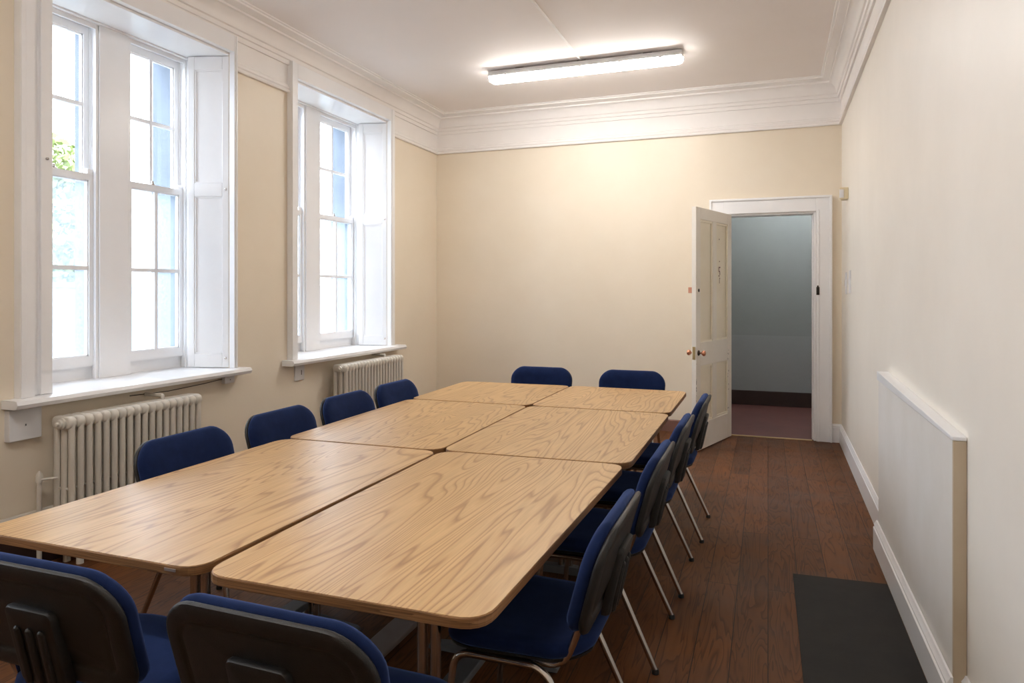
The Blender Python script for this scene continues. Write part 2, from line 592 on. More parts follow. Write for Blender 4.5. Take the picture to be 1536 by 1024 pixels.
# skirting
bb = [(0, 0), (0.022, 0), (0.022, 0.145), (0.016, 0.150), (0.018, 0.160), (0.010, 0.172), (0.006, 0.182), (0, 0.182)]
BY0, BY1, BX = 2.79, 4.56, 0.600       # boxed-in panel on the right wall
mb = MB()
sweep(mb, bb, [(DX1 + 0.148, YB), (XR(YB), YB), (XR(BY1), BY1)], side=-1)
sweep(mb, bb, [(XR(BY0), BY0), (XR(YF), YF)], side=-1)
struct(mb.build('baseboard_right', M['white'], smooth=30))
rb = [(0, 0), (0.018, 0), (0.018, 0.115), (0.012, 0.125), (0, 0.125)]
mb = MB()
sweep(mb, rb, [(XL, YB), (DX0 - 0.165, YB)], side=-1)
struct(mb.build('baseboard_back', M['redskirt']))
mb = MB()
sweep(mb, [(0, 0), (0.02, 0), (0.02, 0.2), (0.012, 0.22), (0, 0.22)], [(XL, YF), (XL, YB - 0.02)], side=-1)
struct(mb.build('baseboard_left', M['darkwood']))

# ------------------------------------------------------------------ sash windows
def sash(parent, X, y0, y1, z0, z1, st, rt, rb_, m, rows=2, cols=2, gm='glass', th=0.04):
    mb = MB()
    mb.box(X - th, X, y0, y0 + st, z0, z1)
    mb.box(X - th, X, y1 - st, y1, z0, z1)
    mb.box(X - th, X, y0 + st, y1 - st, z0, z0 + rb_)
    mb.box(X - th, X, y0 + st, y1 - st, z1 - rt, z1)
    iy0, iy1, iz0, iz1 = y0 + st, y1 - st, z0 + rb_, z1 - rt
    # glazing beads
    e = 0.008
    mb.box(X - th + 0.006, X - 0.010, iy0, iy0 + e, iz0, iz1)
    mb.box(X - th + 0.006, X - 0.010, iy1 - e, iy1, iz0, iz1)
    mb.box(X - th + 0.006, X - 0.010, iy0, iy1, iz0, iz0 + e)
    mb.box(X - th + 0.006, X - 0.010, iy0, iy1, iz1 - e, iz1)
    s = mb.build('sash', M['white'], parent)
    g = MB()
    for c in range(1, cols):
        yc = iy0 + (iy1 - iy0) * c / cols
        g.box(X - th + 0.004, X - 0.004, yc - 0.013, yc + 0.013, iz0, iz1)
    for r_ in range(1, rows):
        zc = iz0 + (iz1 - iz0) * r_ / rows
        g.box(X - th + 0.005, X - 0.005, iy0, iy1, zc - 0.013, zc + 0.013)
    g.build('glazing_bars', M['white'], s)
    MB().box(X - th / 2 - 0.002, X - th / 2 + 0.002, iy0, iy1, iz0, iz1).build('panes', M[gm], s)
    return s

def leaf(parent, p0, p1, z0, z1, split, side):
    """panelled shutter leaf standing from p0 (room side) to p1 (window side); side: panels face (+1 left of p0->p1)"""
    p0, p1 = Vector(p0), Vector(p1)
    L = (p1 - p0).length
    d = (p1 - p0).normalized()
    nr = Vector((-d.y, d.x)) * side
    mb = MB()
    st, t = 0.05, 0.032
    def b(a0, a1, c0, c1, q0, q1):
        mb.box(a0, a1, c0, c1, q0, q1)
    b(0, st, -t, 0, z0, z1); b(L - st, L, -t, 0, z0, z1)
    b(st, L - st, -t, 0, z0, z0 + 0.10); b(st, L - st, -t, 0, z1 - 0.10, z1)
    b(st, L - st, -t, 0, split - 0.05, split + 0.05)
    mb.move(lambda x, y, z: (p0.x + d.x * x + nr.x * y, p0.y + d.y * x + nr.y * y, z))
    s = mb.build('shutter', M['white'], parent, bevel=0.003)
    mb = MB()
    for q0, q1 in ((z0 + 0.10, split - 0.05), (split + 0.05, z1 - 0.10)):
        mb.box(st, L - st, -t, -0.010, q0, q1)
        e = 0.012
        mb.box(st, st + e, -0.012, -0.004, q0, q1); mb.box(L - st - e, L - st, -0.012, -0.004, q0, q1)
        mb.box(st, L - st, -0.012, -0.004, q0, q0 + e); mb.box(st, L - st, -0.012, -0.004, q1 - e, q1)
    mb.move(lambda x, y, z: (p0.x + d.x * x + nr.x * y, p0.y + d.y * x + nr.y * y, z))
    mb.build('panel', M['white'], s)
    for zk in (split, z0 + 0.07):
        q = p0 + d * 0.022 + nr * 0.006
        MB().lathe([(0.001, -0.008), (0.009, -0.004), (0.010, 0.004), (0.001, 0.009)], 10, 'Y', (q.x, q.y, zk)).build('knob', M['chrome'], s, smooth=50)
    return s

def window(idx, w, near_flap):
    root = struct(empty('window_%d' % idx, (XL, (w['y0'] + w['y1']) / 2, w['z0'])))
    inv = Matrix.Translation(-Vector(root.location))
    kids = []
    z0, z1, m0, m1 = w['z0'], w['z1'], w['m0'], w['m1']
    FX = -4.13
    zt = z1 - 0.0
    # box frame lining: jambs, head, mullion core, bottom board
    mb = MB()
    mb.box(XO + 0.18, FX, w['d0'] - 0.06, w['d0'], z0, zt)
    mb.box(XO + 0.18, FX, w['d1'], w['d1'] + 0.055, z0, zt)
    mb.box(XO + 0.18, FX, w['d0'], w['d1'], zt - 0.045, zt)
    mb.box(FX - 0.012, FX, w['d0'], w['d1'], zt - 0.065, zt - 0.045)
    for a, b in ((w['d0'], m0), (m1, w['d1'])):
        mb.box(XO + 0.10, FX - 0.05, a, b, z0 - 0.01, z0 + 0.085)
        # staff beads
        mb.box(FX - 0.016, FX + 0.004, a, a + 0.016, z0, zt - 0.045)
        mb.box(FX - 0.016, FX + 0.004, b - 0.016, b, z0, zt - 0.045)
        # parting beads
        mb.box(FX - 0.066, FX - 0.060, a, a + 0.010, z0, zt - 0.045)
        mb.box(FX - 0.066, FX - 0.060, b - 0.010, b, z0, zt - 0.045)
    mb.box(XO + 0.18, FX, m0, m1, z0, zt)
    mb.build('frame', M['white'], root)
    MB().box(FX, FX + 0.014, m0 + 0.006, m1 - 0.006, z0, zt).build('mullion', M['white'], root, bevel=0.004)
    # splayed linings between the shutters and the frame
    mb = MB()
    mb.box(FX, -4.07, w['d1'] - 0.004, w['d1'] + 0.05, z0, zt)
    mb.box(FX, -4.07, w['d0'] - 0.05, w['d0'] + 0.004, z0, zt)
    mb.build('lining', M['white'], root)
    # soffit board with a bead
    mb = MB()
    mb.box(FX, XL - 0.002, w['y0'], w['y1'], z1 - 0.022, z1)
    mb.box(FX, FX + 0.03, w['d0'], w['d1'], z1 - 0.034, z1 - 0.022)
    mb.build('soffit', M['white'], root, bevel=0.002)
    zm = z0 + 1.335
    for a, b in ((w['d0'], m0), (m1, w['d1'])):
        nc = 1 if (idx == 1 and a < m0) else 2
        sash(root, FX - 0.018, a + 0.002, b - 0.002, z0 + 0.085, zm, 0.042, 0.042, 0.065, 'white', cols=nc, gm='frost')
        u = sash(root, FX - 0.068, a + 0.002, b - 0.002, zm - 0.045, zt - 0.047, 0.042, 0.050, 0.042, 'white', cols=nc)
        # sash cord pulley on the far jamb and horn block, fastener
        pu = MB()
        pu.box(FX - 0.108, FX - 0.078, b - 0.004, b + 0.001, z1 - 0.30, z1 - 0.215)
        pu.build('pulley', M['darkmetal'], root, bevel=0.003)
        hb = MB().box(FX - 0.062, FX - 0.022, b - 0.055, b - 0.012, zm, zm + 0.035).build('sash_stop', M['white'], root, bevel=0.004)
        fa = MB().lathe([(0.020, 0), (0.020, 0.008), (0.008, 0.014), (0.010, 0.03), (0.001, 0.034)], 12, 'Z', (FX - 0.045, (a + b) / 2 - 0.01, zm)).build('fastener', M['chrome'], root, smooth=40)
    # shutters folded back against the reveals
    leaf(root, (XL - 0.004, w['y1'] - 0.004), (-4.07, w['d1'] - 0.045), z0 + 0.004, z1 - 0.026, z0 + 1.33, -1 if False else 1)
    leaf(root, (XL - 0.004, w['y0'] + 0.06 * near_flap), (-4.07, w['d0'] + 0.02), z0 + 0.004, z1 - 0.026, z0 + 1.33, -1)
    # edge strip of the near shutter box
    if near_flap:
        mb = MB()
        mb.box(XL - 0.03, XL - 0.002, w['y0'] + 0.002, w['y0'] + 0.045, z0 + 0.002, z1 - 0.024)
        mb.box(XL - 0.03, XL + 0.012, w['y0'] + 0.058, w['y0'] + 0.125, z0 + 0.002, z1 - 0.024)
        mb.box(XL - 0.03, XL - 0.008, w['y0'] + 0.045, w['y0'] + 0.058, z0 + 0.002, z0 + 0.10)
        mb.build('shutter_edge', M['white'], root, bevel=0.003)
        MB().lathe([(0.001, -0.004), (0.008, 0), (0.008, 0.010), (0.001, 0.016)], 10, 'X', (XL + 0.012, w['y0'] + 0.09, 2.235)).build('shutter_latch', M['chrome'], root, smooth=50)
    # architrave
    mb = MB()
    P = XL + 0.048
    mb.box(XL, P, w['y0'] - 0.082, w['y0'], z0, z1 + 0.12)
    mb.box(XL, P, w['y1'] - 0.002, w['y1'] + 0.035 + 0.045 * (idx == 2), z0, z1 + 0.12)
    mb.box(XL, P, w['y0'], w['y1'] - 0.002, z1 - 0.003, z1 + 0.12)
    mb.box(P, P + 0.010, w['y0'] - 0.082, w['y0'] - 0.055, z0, z1 + 0.12)
    mb.box(P, P + 0.006, w['y1'] + 0.012, w['y1'] + 0.026, z0, z1 + 0.12)
    mb.build('architrave', M['white'], root, bevel=0.004)
    # sill board with rounded nose
    sy0, sy1 = w['y0'] - 0.148, w['y1'] + 0.10 + 0.10 * (idx == 2)
    t = 0.047
    mb = MB()
    pr = [(-3.67, z0 - t), (-3.655, z0 - t + 0.004), (-3.646, z0 - t / 2), (-3.655, z0 - 0.004), (-3.67, z0)]
    back = XL + 0.001
    ring = lambda y: [(back, y, z0 - t)] + [(x, y, z) for x, z in pr] + [(back, y, z0)]
    mb.rings([ring(sy0), ring(sy1)])
    mb.box(FX - 0.05, back, w['y0'] + 0.001, w['y1'] - 0.001, z0 - t, z0)
    mb.build('sill', M['white'], root, smooth=35)
    for ch in root.children:
        ch.matrix_parent_inverse = inv
    return root
window(1, W1, 1)
window(2, W2, 0)
window(3, W_ADDED, 0)  # unseen window added to bring more daylight into the room

# masonry reveals outside the sashes
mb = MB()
for w in (W_ADDED, W1, W2):
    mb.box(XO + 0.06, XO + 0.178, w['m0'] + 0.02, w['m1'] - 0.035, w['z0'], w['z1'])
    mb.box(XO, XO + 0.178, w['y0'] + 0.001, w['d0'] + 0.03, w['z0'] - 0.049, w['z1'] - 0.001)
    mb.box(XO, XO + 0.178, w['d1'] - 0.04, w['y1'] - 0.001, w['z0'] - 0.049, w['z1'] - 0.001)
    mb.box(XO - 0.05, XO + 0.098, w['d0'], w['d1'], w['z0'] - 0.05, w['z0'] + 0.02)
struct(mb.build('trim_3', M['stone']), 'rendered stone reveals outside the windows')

# ------------------------------------------------------------------ doorway and door
mb = MB()
AW = 0.148
A0, A1, AT = DX0 - AW, DX1 + AW - 0.002, DZ + 0.155
def arch_side(x0, x1, inner):
    mb.box(x0, x1, YB - 0.030, YB, 0, AT if False else DZ)
mb.box(A0, DX0, YB - 0.028, YB, 0, AT)
mb.box(DX1, A1, YB - 0.028, YB, 0, AT)
mb.box(DX0, DX1, YB - 0.028, YB, DZ, AT)
mb.box(A0, A0 + 0.022, YB - 0.042, YB - 0.028, 0, AT)
mb.box(A1 - 0.022, A1, YB - 0.042, YB - 0.028, 0, AT)
mb.box(A0 + 0.022, A1 - 0.022, YB - 0.042, YB - 0.028, AT - 0.022, AT)
mb.box(DX1 + 0.012, DX1 + 0.03, YB - 0.034, YB - 0.028, 0, DZ + 0.012)
struct(mb.build('trim_4', M['white'], bevel=0.004), 'white moulded architrave around the doorway')
mb = MB()
mb.box(DX0 - 0.0, DX0 + 0.022, YB, YB + 0.15, 0, DZ)
mb.box(DX1 - 0.022, DX1, YB, YB + 0.15, 0, DZ)
mb.box(DX0 + 0.022, DX1 - 0.022, YB, YB + 0.15, DZ - 0.022, DZ)
mb.box(DX1 - 0.034, DX1 - 0.022, YB + 0.055, YB + 0.15, 0, DZ - 0.022)
struct(mb.build('trim_5', M['white'], bevel=0.002), 'white door lining')
o = MB().box(DX0 + 0.03, DX1 - 0.036, YB - 0.012, YB + 0.03, 0.0, 0.006).build('threshold_strip', M['brass'], bevel=0.002)
tag(o, 'narrow brass threshold strip on the floor across the open doorway', 'threshold strip')
o = MB().box(DX1 + 0.001, DX1 + 0.03, YB - 0.036, YB - 0.0345, 1.465, 1.545).box(DX1 + 0.008, DX1 + 0.022, YB - 0.036, YB - 0.0345, 1.545, 1.56).build('strike_plate', M['darkmetal'])
tag(o, 'small black metal strike plate on the right side of the white door frame', 'strike plate')

hx, hy = DX0 + 0.035, YB - 0.075
fx, fy = -0.668, 6.70
L = math.hypot(fx - hx, fy - hy)
ang = math.atan2(fy - hy, fx - hx)
door = struct(empty('door_1', (hx, hy, 0), ang))
door['label'] = 'white four-panel door standing open into the room'
dz0, dz1, T = 0.012, 2.29, 0.044
# local: x along leaf, y normal; +y side... visible face looks to +X world
st, mu = 0.105, 0.10
cx = L / 2
panels = [(st, cx - mu / 2, 1.02, 2.18), (cx + mu / 2, L - st, 1.02, 2.18), (st, cx - mu / 2, 0.26, 0.80), (cx + mu / 2, L - st, 0.26, 0.80)]
mb = MB()
mb.box(0, st, 0, T, dz0, dz1); mb.box(L - st, L, 0, T, dz0, dz1)
mb.box(st, L - st, 0, T, 2.18, dz1); mb.box(st, L - st, 0, T, 0.80, 1.02); mb.box(st, L - st, 0, T, dz0, 0.26)
mb.box(cx - mu / 2, cx + mu / 2, 0, T, 0.26, 0.80); mb.box(cx - mu / 2, cx + mu / 2, 0, T, 1.02, 2.18)
mb.build('door_leaf', M['doorpaint'], door, bevel=0.003)
for a, b, c, d in panels:
    mb = MB().box(a, b, 0.017, T - 0.017, c, d)
    e = 0.020
    for y0_, y1_ in ((0.006, 0.014), (T - 0.014, T - 0.006)):
        mb.box(a, a + e, y0_, y1_, c, d); mb.box(b - e, b, y0_, y1_, c, d)
        mb.box(a + e, b - e, y0_, y1_, c, c + e); mb.box(a + e, b - e, y0_, y1_, d - e, d)
    mb.build('panel', M['doorpanel'], door)
kz = 0.925
for s in (1, -1):
    yb = T if s > 0 else 0
    kx = L - 0.055
    rose = MB().lathe([(0.026, 0), (0.026, s * 0.004), (0.016, s * 0.010), (0.001, s * 0.010)], 16, 'Y', (kx, yb, kz)).build('knob_rose', M['darkmetal'], door, smooth=40)
    k = MB().lathe([(0.008, 0), (0.008, s * 0.026), (0.014, s * 0.032), (0.024, s * 0.042), (0.027, s * 0.052), (0.022, s * 0.064), (0.001, s * 0.068)], 16, 'Y', (kx, yb, kz)).build('door_knob', M['copper'], door, smooth=60)
MB().box(L, L + 0.0015, 0.008, T - 0.008, kz - 0.06, kz + 0.06).build('latch_plate', M['brass'], door)
# keyhole escutcheon, rim bolt on the hidden side, old fixings left behind
MB().lathe([(0.016, -0.002), (0.016, 0.002), (0.001, 0.003)], 14, 'Y', (L - 0.06, T + 0.001, 1.51)).build('escutcheon', M['darkmetal'], door)
MB().lathe([(0.016, -0.002), (0.016, 0.002), (0.001, 0.003)], 14, 'Y', (L - 0.06, -0.001, 1.51)).build('escutcheon', M['copper'], door)
MB().box(L - 0.085, L - 0.045, -0.055, 0, 1.485, 1.54).build('rim_latch', M['copper'], door, bevel=0.004)
mb = MB()
for (dx, z, w_, h_) in ((0, 1.80, .012, .012), (0.0, 1.74, .04, .012), (0.018, 1.72, .012, .03), (0.006, 1.70, .03, .012), (-0.01, 1.68, .012, .03), (0.012, 1.655, .03, .01), (-0.006, 1.63, .014, .014), (0.0, 1.60, .006, .04), (0.006, 2.02, .010, .012)):
    x = 0.30 + dx
    mb.box(x - w_ / 2, x + w_ / 2, T - 0.014, T - 0.0125, z - h_ / 2, z + h_ / 2)
mb.build('scar_mark', M['redskirt'], door)
mb = MB()
for i in range(26):
    z = random.uniform(0.25, 0.95)
    x = random.choice([L - 0.004, 0.085, st])
    s_ = random.uniform(0.004, 0.012)
    mb.box(x - s_ * .4, x + s_ * .4, T, T + 0.0006, z, z + s_ * 1.6)
mb.build('paint_chip', M['darkwood'], door)
for z in (0.35, 1.25, 2.05):
    MB().tube([(-0.006, T * 0.0 - 0.006, z), (-0.006, T * 0.0 - 0.006, z + 0.09)], 0.007, 10).build('hinge', M['doorpaint'], door, smooth=50)

# corridor beyond the doorway
HY = 9.80
struct(MB().box(-3.2, 3.0, YB + 0.02, HY + 0.1, -0.1, -0.001).build('floor_corridor', M['redfloor']))
mb = MB().box(-3.2, 3.0, HY, HY + 0.1, 0.92, 3.3)
struct(mb.build('wall_corridor_back', M['hallwall']))
struct(MB().box(-3.2, 3.0, HY - 0.003, HY + 0.1, 0, 0.92).build('wall_corridor_lower', M['hallwall_low']))
struct(MB().box(-3.3, -3.2, YB + 0.15, HY + 0.1, 0, 3.3).build('wall_corridor_left', M['hallwall']))
struct(MB().box(3.0, 3.1, YB + 0.15, HY + 0.1, 0, 3.3).build('wall_corridor_right', M['hallwall']))
struct(MB().box(0.9, 3.1, YB + 0.02, YB + 0.15, 0, 3.3).build('wall_corridor_near', M['hallwall']))
struct(MB().box(-3.3, 3.1, YB + 0.15, HY + 0.1, 3.3, 3.4).build('ceiling_corridor', M['ceiling']))
struct(MB().box(-3.2, 3.0, HY - 0.028, HY - 0.003, 0, 0.19).build('baseboard_corridor', M['darkwood'], bevel=0.006))
hl = empty('added_hall_light', (0.4, 8.9, 3.3))  # unseen lamp added so the corridor is lit
tag(hl, 'added round light on the corridor ceiling, out of view', 'lamp')
MB().lathe([(0.001, 0), (0.09, 0), (0.09, -0.03), (0.001, -0.03)], 24).build('base', M['plastic'], hl, smooth=40)
MB().lathe([(0.07, -0.03), (0.14, -0.06), (0.17, -0.12), (0.13, -0.19), (0.001, -0.22)], 24).build('fill_globe', M['hallfill'], hl, smooth=60)

# ------------------------------------------------------------------ boxed-in panel on the right wall
bx = empty('boxed_panel', (0.63, BY0, 0))
tag(bx, 'waist-high off-white boxing panel projecting from the right wall', 'wall boxing')
zt0, zt1 = 1.000, 1.035
def wedge(mb, x0, x1, y0, y1, zb, za, zc):
    """box whose top runs from za at y0 to zc at y1; x1 may be callable"""
    f1 = x1 if callable(x1) else (lambda y: x1)
    f0 = x0 if callable(x0) else (lambda y: x0)
    vs = [(f0(y0), y0, zb), (f1(y0), y0, zb), (f1(y1), y1, zb), (f0(y1), y1, zb), (f0(y0), y0, za), (f1(y0), y0, za), (f1(y1), y1, zc), (f0(y1), y1, zc)]
    mb.add(vs, [(0, 3, 2, 1), (4, 5, 6, 7), (0, 1, 5, 4), (1, 2, 6, 5), (2, 3, 7, 6), (3, 0, 4, 7)])
    return mb
def bpart(mb, name, m, **k):
    mb.move(lambda x, y, z: (x - 0.63, y - BY0, z))
    return mb.build(name, m, bx, **k)
g = 0.001
bpart(wedge(MB(), BX + 0.004, lambda y: XR(y) - g, BY0 + 0.014, BY1, 0, zt0 - 0.014, zt1 - 0.014), 'front_board', M['boxpanel'])
bpart(wedge(MB(), BX, lambda y: XR(y) - g, BY0, BY0 + 0.014, 0.0, zt0 - 0.014, zt0 - 0.014), 'end_board', M['boxend'], bevel=0.002)
bpart(wedge(MB(), BX - 0.004, lambda y: XR(y) - g, BY0 - 0.004, BY1 + 0.004, zt0 - 0.014, zt0, zt1), 'top_cap', M['white'], bevel=0.003)
mb = MB()
sweep(mb, [(0, 0), (0.024, 0), (0.024, 0.128), (0.018, 0.134), (0.020, 0.146), (0.012, 0.158), (0.008, 0.168), (0, 0.168)], [(BX, BY1), (BX, BY0)], side=-1)
bpart(mb, 'skirting', M['white'], smooth=30)

# slate sheet let into the floor
o = MB().prism([(0.13, 2.1), (0.572, 2.1), (0.572, 4.02), (0.124, 4.00)], 0.0, 0.004).build('hearth_slab', M['slate'])
tag(o, 'dark grey rectangular slate slab set in the floorboards beside the right wall', 'floor slab')

# ------------------------------------------------------------------ small wall fittings
def fit(name, label, cat, parts, loc):
    r = empty(name, loc)
    tag(r, label, cat)
    for nm, mb, m, bv in parts:
        mb.build(nm, m, r, bevel=bv)
    return r
# motion sensor on the right wall near the back corner
xs = XR(7.0)
fit('motion_sensor', 'cream wall-mounted motion sensor high on the right wall by the corner', 'sensor',
    [('housing', MB().prism([(0, -0.055), (0, 0.055), (-0.035, 0.055), (-0.075, 0.02), (-0.075, -0.055)], -0.055, 0.055), M['ivory'], 0.008),
     ('lens', MB().box(-0.076, -0.040, -0.057, -0.055, -0.04, 0.035), M['plastic'], 0.0)], (xs, 7.0, 2.385))
for k, (y, z, lab) in enumerate(((7.13, 1.575, 'white wall switch plate on the right wall, the one nearer the corner'), (6.78, 1.585, 'white wall switch plate on the right wall, the one farther from the corner'))):
    r = fit('light_switch', lab, 'switch', [('plate', MB().box(-0.010, 0, -0.045, 0.045, -0.10, 0.10), M['plastic'], 0.003),
            ('rocker', MB().box(-0.016, -0.010, -0.014, 0.014, -0.03, 0.03), M['plastic'], 0.003)], (XR(y), y, z))
    r['group'] = 'light switches on the right wall'
# junction box at the left, under the first sill
fit('junction_box', 'large white junction box under the left end of the nearer window sill', 'junction box',
    [('cover', MB().box(0.0, 0.040, 0, 0.175, -0.165, 0.0), M['plastic'], 0.003),
     ('screw', MB().box(0.040, 0.042, 0.085, 0.089, -0.09, -0.08), M['darkmetal'], None)], (XL, 2.535, 0.872))
fit('socket_box', 'small white cable box under the right end of the nearer window sill', 'junction box',
    [('cover', MB().box(0.0, 0.035, 0, 0.10, -0.052, 0.0), M['plastic'], 0.003),
     ('screw', MB().box(0.035, 0.037, 0.05, 0.056, -0.03, -0.024), M['darkmetal'], None)], (XL, 4.09, 0.875))
fit('wall_plate', 'square white wall plate under the left end of the farther window sill', 'wall plate',
    [('cover', MB().box(0.0, 0.014, 0, 0.125, -0.13, 0.0), M['plastic'], 0.003),
     ('slot', MB().box(0.014, 0.016, 0.078, 0.084, -0.085, -0.045), M['darkmetal'], None)], (XL, 4.93, 0.872))
o = MB().tube([(XL + 0.01, 4.10, 0.858), (XL + 0.008, 3.9, 0.845), (XL + 0.008, 3.6, 0.835), (XL + 0.008, 3.3, 0.845)], 0.0025, 8).build('cable', M['darkmetal'], smooth=50)
tag(o, 'thin dark cable running under the nearer window sill to a cable box', 'cable')

# ------------------------------------------------------------------ column radiators
def radiator(name, label, y0, n, pitch, ztop, valve_left):
    root = empty(name, (-3.62, y0, 0))
    tag(root, label, 'radiator')
    zb = 0.10
    wd, dep = pitch * 0.86, 0.15
    sec = None
    # one section
    mb = MB()
    hw = wd / 2
    for zc0, zc1 in ((ztop - 0.07, ztop), (zb, zb + 0.07)):
        # rounded header spanning the depth
        for (s, hw2) in ((1, hw),):
            out = rrect(dep, zc1 - zc0, 0.032, 5)
            rings = []
            for yy, ins in ((-hw2, 0.010), (-hw2 + 0.004, 0.004), (-hw2 + 0.012, 0), (hw2 - 0.012, 0), (hw2 - 0.004, 0.004), (hw2, 0.010)):
                o2 = rrect(dep - 2 * ins, zc1 - zc0 - 2 * ins, 0.032 - ins, 5)
                rings.append([(p[0], yy, (zc0 + zc1) / 2 + p[1]) for p in o2])
            mb.rings(rings)
    for xx in (-0.055, 0.0, 0.055):
        mb.tube([(xx, 0, zb + 0.03), (xx, 0, ztop - 0.03)], 0.0205, 10, ry=hw * 0.62)
    mb.tube([(-0.055, 0, 0.42), (0.055, 0, 0.42)], 0.008, 8)
    mb.tube([(0.0, -pitch / 2, ztop - 0.036), (0, pitch / 2, ztop - 0.036)], 0.018, 10)
    mb.tube([(0.0, -pitch / 2, zb + 0.036), (0, pitch / 2, zb + 0.036)], 0.018, 10)
    sec = mb.build('section', M['radiator'], root, smooth=50, loc=(0, pitch / 2, 0))
    for i in range(1, n):
        c = sec.copy()
        C.objects.link(c)
        c.parent = root
        c.location = (0, pitch * (i + 0.5), 0)
    # end plug
    MB().lathe([(0.030, 0.0), (0.032, -0.012), (0.024, -0.016), (0.022, -0.026), (0.012, -0.028), (0.010, -0.040), (0.001, -0.042)], 18, 'Y', (0.02, 0.002, ztop - 0.036)).build('end_plug', M['radiator'], root, smooth=40)
    MB().lathe([(0.030, 0.0), (0.032, -0.012), (0.024, -0.016), (0.001, -0.026)], 18, 'Y', (0, 0.002, zb + 0.036)).build('end_plug', M['radiator'], root, smooth=40)
    for yy in (pitch * 1.5, pitch * (n - 1.5)):
        for xx in (-0.05, 0.05):
            MB().tube([(xx, yy, 0), (xx, yy, zb + 0.04)], [0.02, 0.014], 10).build('foot', M['radiator'], root, smooth=50)
    MB().tube(fillet([(-0.146, pitch * (n - 5), ztop + 0.022), (0.0, pitch * (n - 5), ztop + 0.022), (0.0, pitch * (n - 5), ztop)], 0.01), 0.012, 8).build('wall_bracket', M['radiator'], root, smooth=50)
    mb = MB().tube(fillet([(0.0, -0.005, 0.136), (0.0, -0.09, 0.136)], 0.02), 0.012, 8)
    mb.build('valve_pipe', M['radiator'], root, smooth=50)
    if valve_left:
        MB().tube([(-0.075, -0.06, 0.005), (-0.075, -0.06, 0.50)], 0.013, 10).lathe([(0.018, 0.47), (0.018, 0.50), (0.013, 0.515), (0.004, 0.53)], 14, 'Z', (-0.075, -0.06, 0)).build('riser_pipe', M['radiator'], root, smooth=50)
        MB().tube([(-0.06, -0.06, 0.485), (-0.02, 0.004, 0.485)], 0.007, 8).build('air_vent', M['radiator'], root, smooth=50)
    return root
radiator('radiator', 'cast iron column radiator below the nearer window at the left', 2.73, 18, 0.0530, 0.818, True)
radiator('radiator', 'cast iron column radiator below the farther window near the back corner', 5.37, 20, 0.0535, 0.842, False)
o = MB().tube([(XL + 0.034, YF + 0.02, 0.335), (XL + 0.034, 2.90, 0.300)], 0.013, 10).build('heating_pipe', M['radiator'], smooth=50)
tag(o, 'upper white heating pipe running low along the left wall', 'pipe', 'heating pipes on the left wall')
o = MB().tube([(XL + 0.034, YF + 0.02, 0.290), (XL + 0.034, 2.90, 0.257)], 0.013, 10).build('heating_pipe', M['radiator'], smooth=50)
tag(o, 'lower white heating pipe running low along the left wall', 'pipe', 'heating pipes on the left wall')

# ------------------------------------------------------------------ ceiling light fittings
def batten(name, label, x, y):
    r = empty(name, (x, y, CZ))
    tag(r, label, 'light')
    Lh = 0.90
    for xx in (-0.6, 0.0, 0.6):
        MB().box(xx - 0.04, xx + 0.04, -0.03, 0.03, -0.014, 0).build('bracket', M['darkmetal'], r)
    rings = []
    # grey tray
    for xx, s in ((-Lh, 0.9), (-Lh + 0.02, 1), (Lh - 0.02, 1), (Lh, 0.9)):
        rings.append([(xx, -0.055 * s, -0.014), (xx, 0.055 * s, -0.014), (xx, 0.082 * s, -0.060), (xx, 0.082 * s, -0.068), (xx, -0.082 * s, -0.068), (xx, -0.082 * s, -0.060)])
    MB().rings(rings).build('housing', M['plastic'], r)
    rings = []
    for xx, s in ((-Lh + 0.004, 0.55), (-Lh + 0.012, 0.80), (-Lh + 0.04, 1.0), (Lh - 0.04, 1.0), (Lh - 0.012, 0.80), (Lh - 0.004, 0.55)):
        prof = [(0.076, -0.068), (0.074, -0.085), (0.060, -0.108), (0.030, -0.120), (-0.030, -0.120), (-0.060, -0.108), (-0.074, -0.085), (-0.076, -0.068)]
        rings.append([(xx, py * (0.8 + 0.2 * s), -0.068 + (pz + 0.068) * s) for py, pz in prof])
    MB().rings(rings).build('diffuser', M['tube'], r, smooth=40)
    for xx in (-0.72, -0.36, 0, 0.36, 0.72):
        for s in (1, -1):
            MB().box(xx - 0.012, xx + 0.012, s * 0.083 - 0.003, s * 0.083 + 0.003, -0.078, -0.055).build('clip', M['plastic'], r)
    for s in (-1, 1):
        MB().lathe([(0.020, 0), (0.020, s * 0.012), (0.010, s * 0.016), (0.001, s * 0.018)], 12, 'X', (s * Lh, 0.0, -0.085)).build('end_cap', M['plastic'], r, smooth=40)
    return r
batten('fluorescent_light', 'lit fluorescent batten with white diffuser on the ceiling near the back wall', -1.60, 6.24)
batten('fluorescent_light', 'added fluorescent batten, out of view, lighting the front of the room', -1.60, 0.9)  # second fitting added out of view to brighten the room
o = MB().tube([(-1.60, 1.0, CZ - 0.006), (-1.60, 6.17, CZ - 0.006)], 0.010, 8).build('conduit', M['cornice'], smooth=50)
tag(o, 'thin white surface conduit running along the ceiling to the fluorescent light', 'conduit')

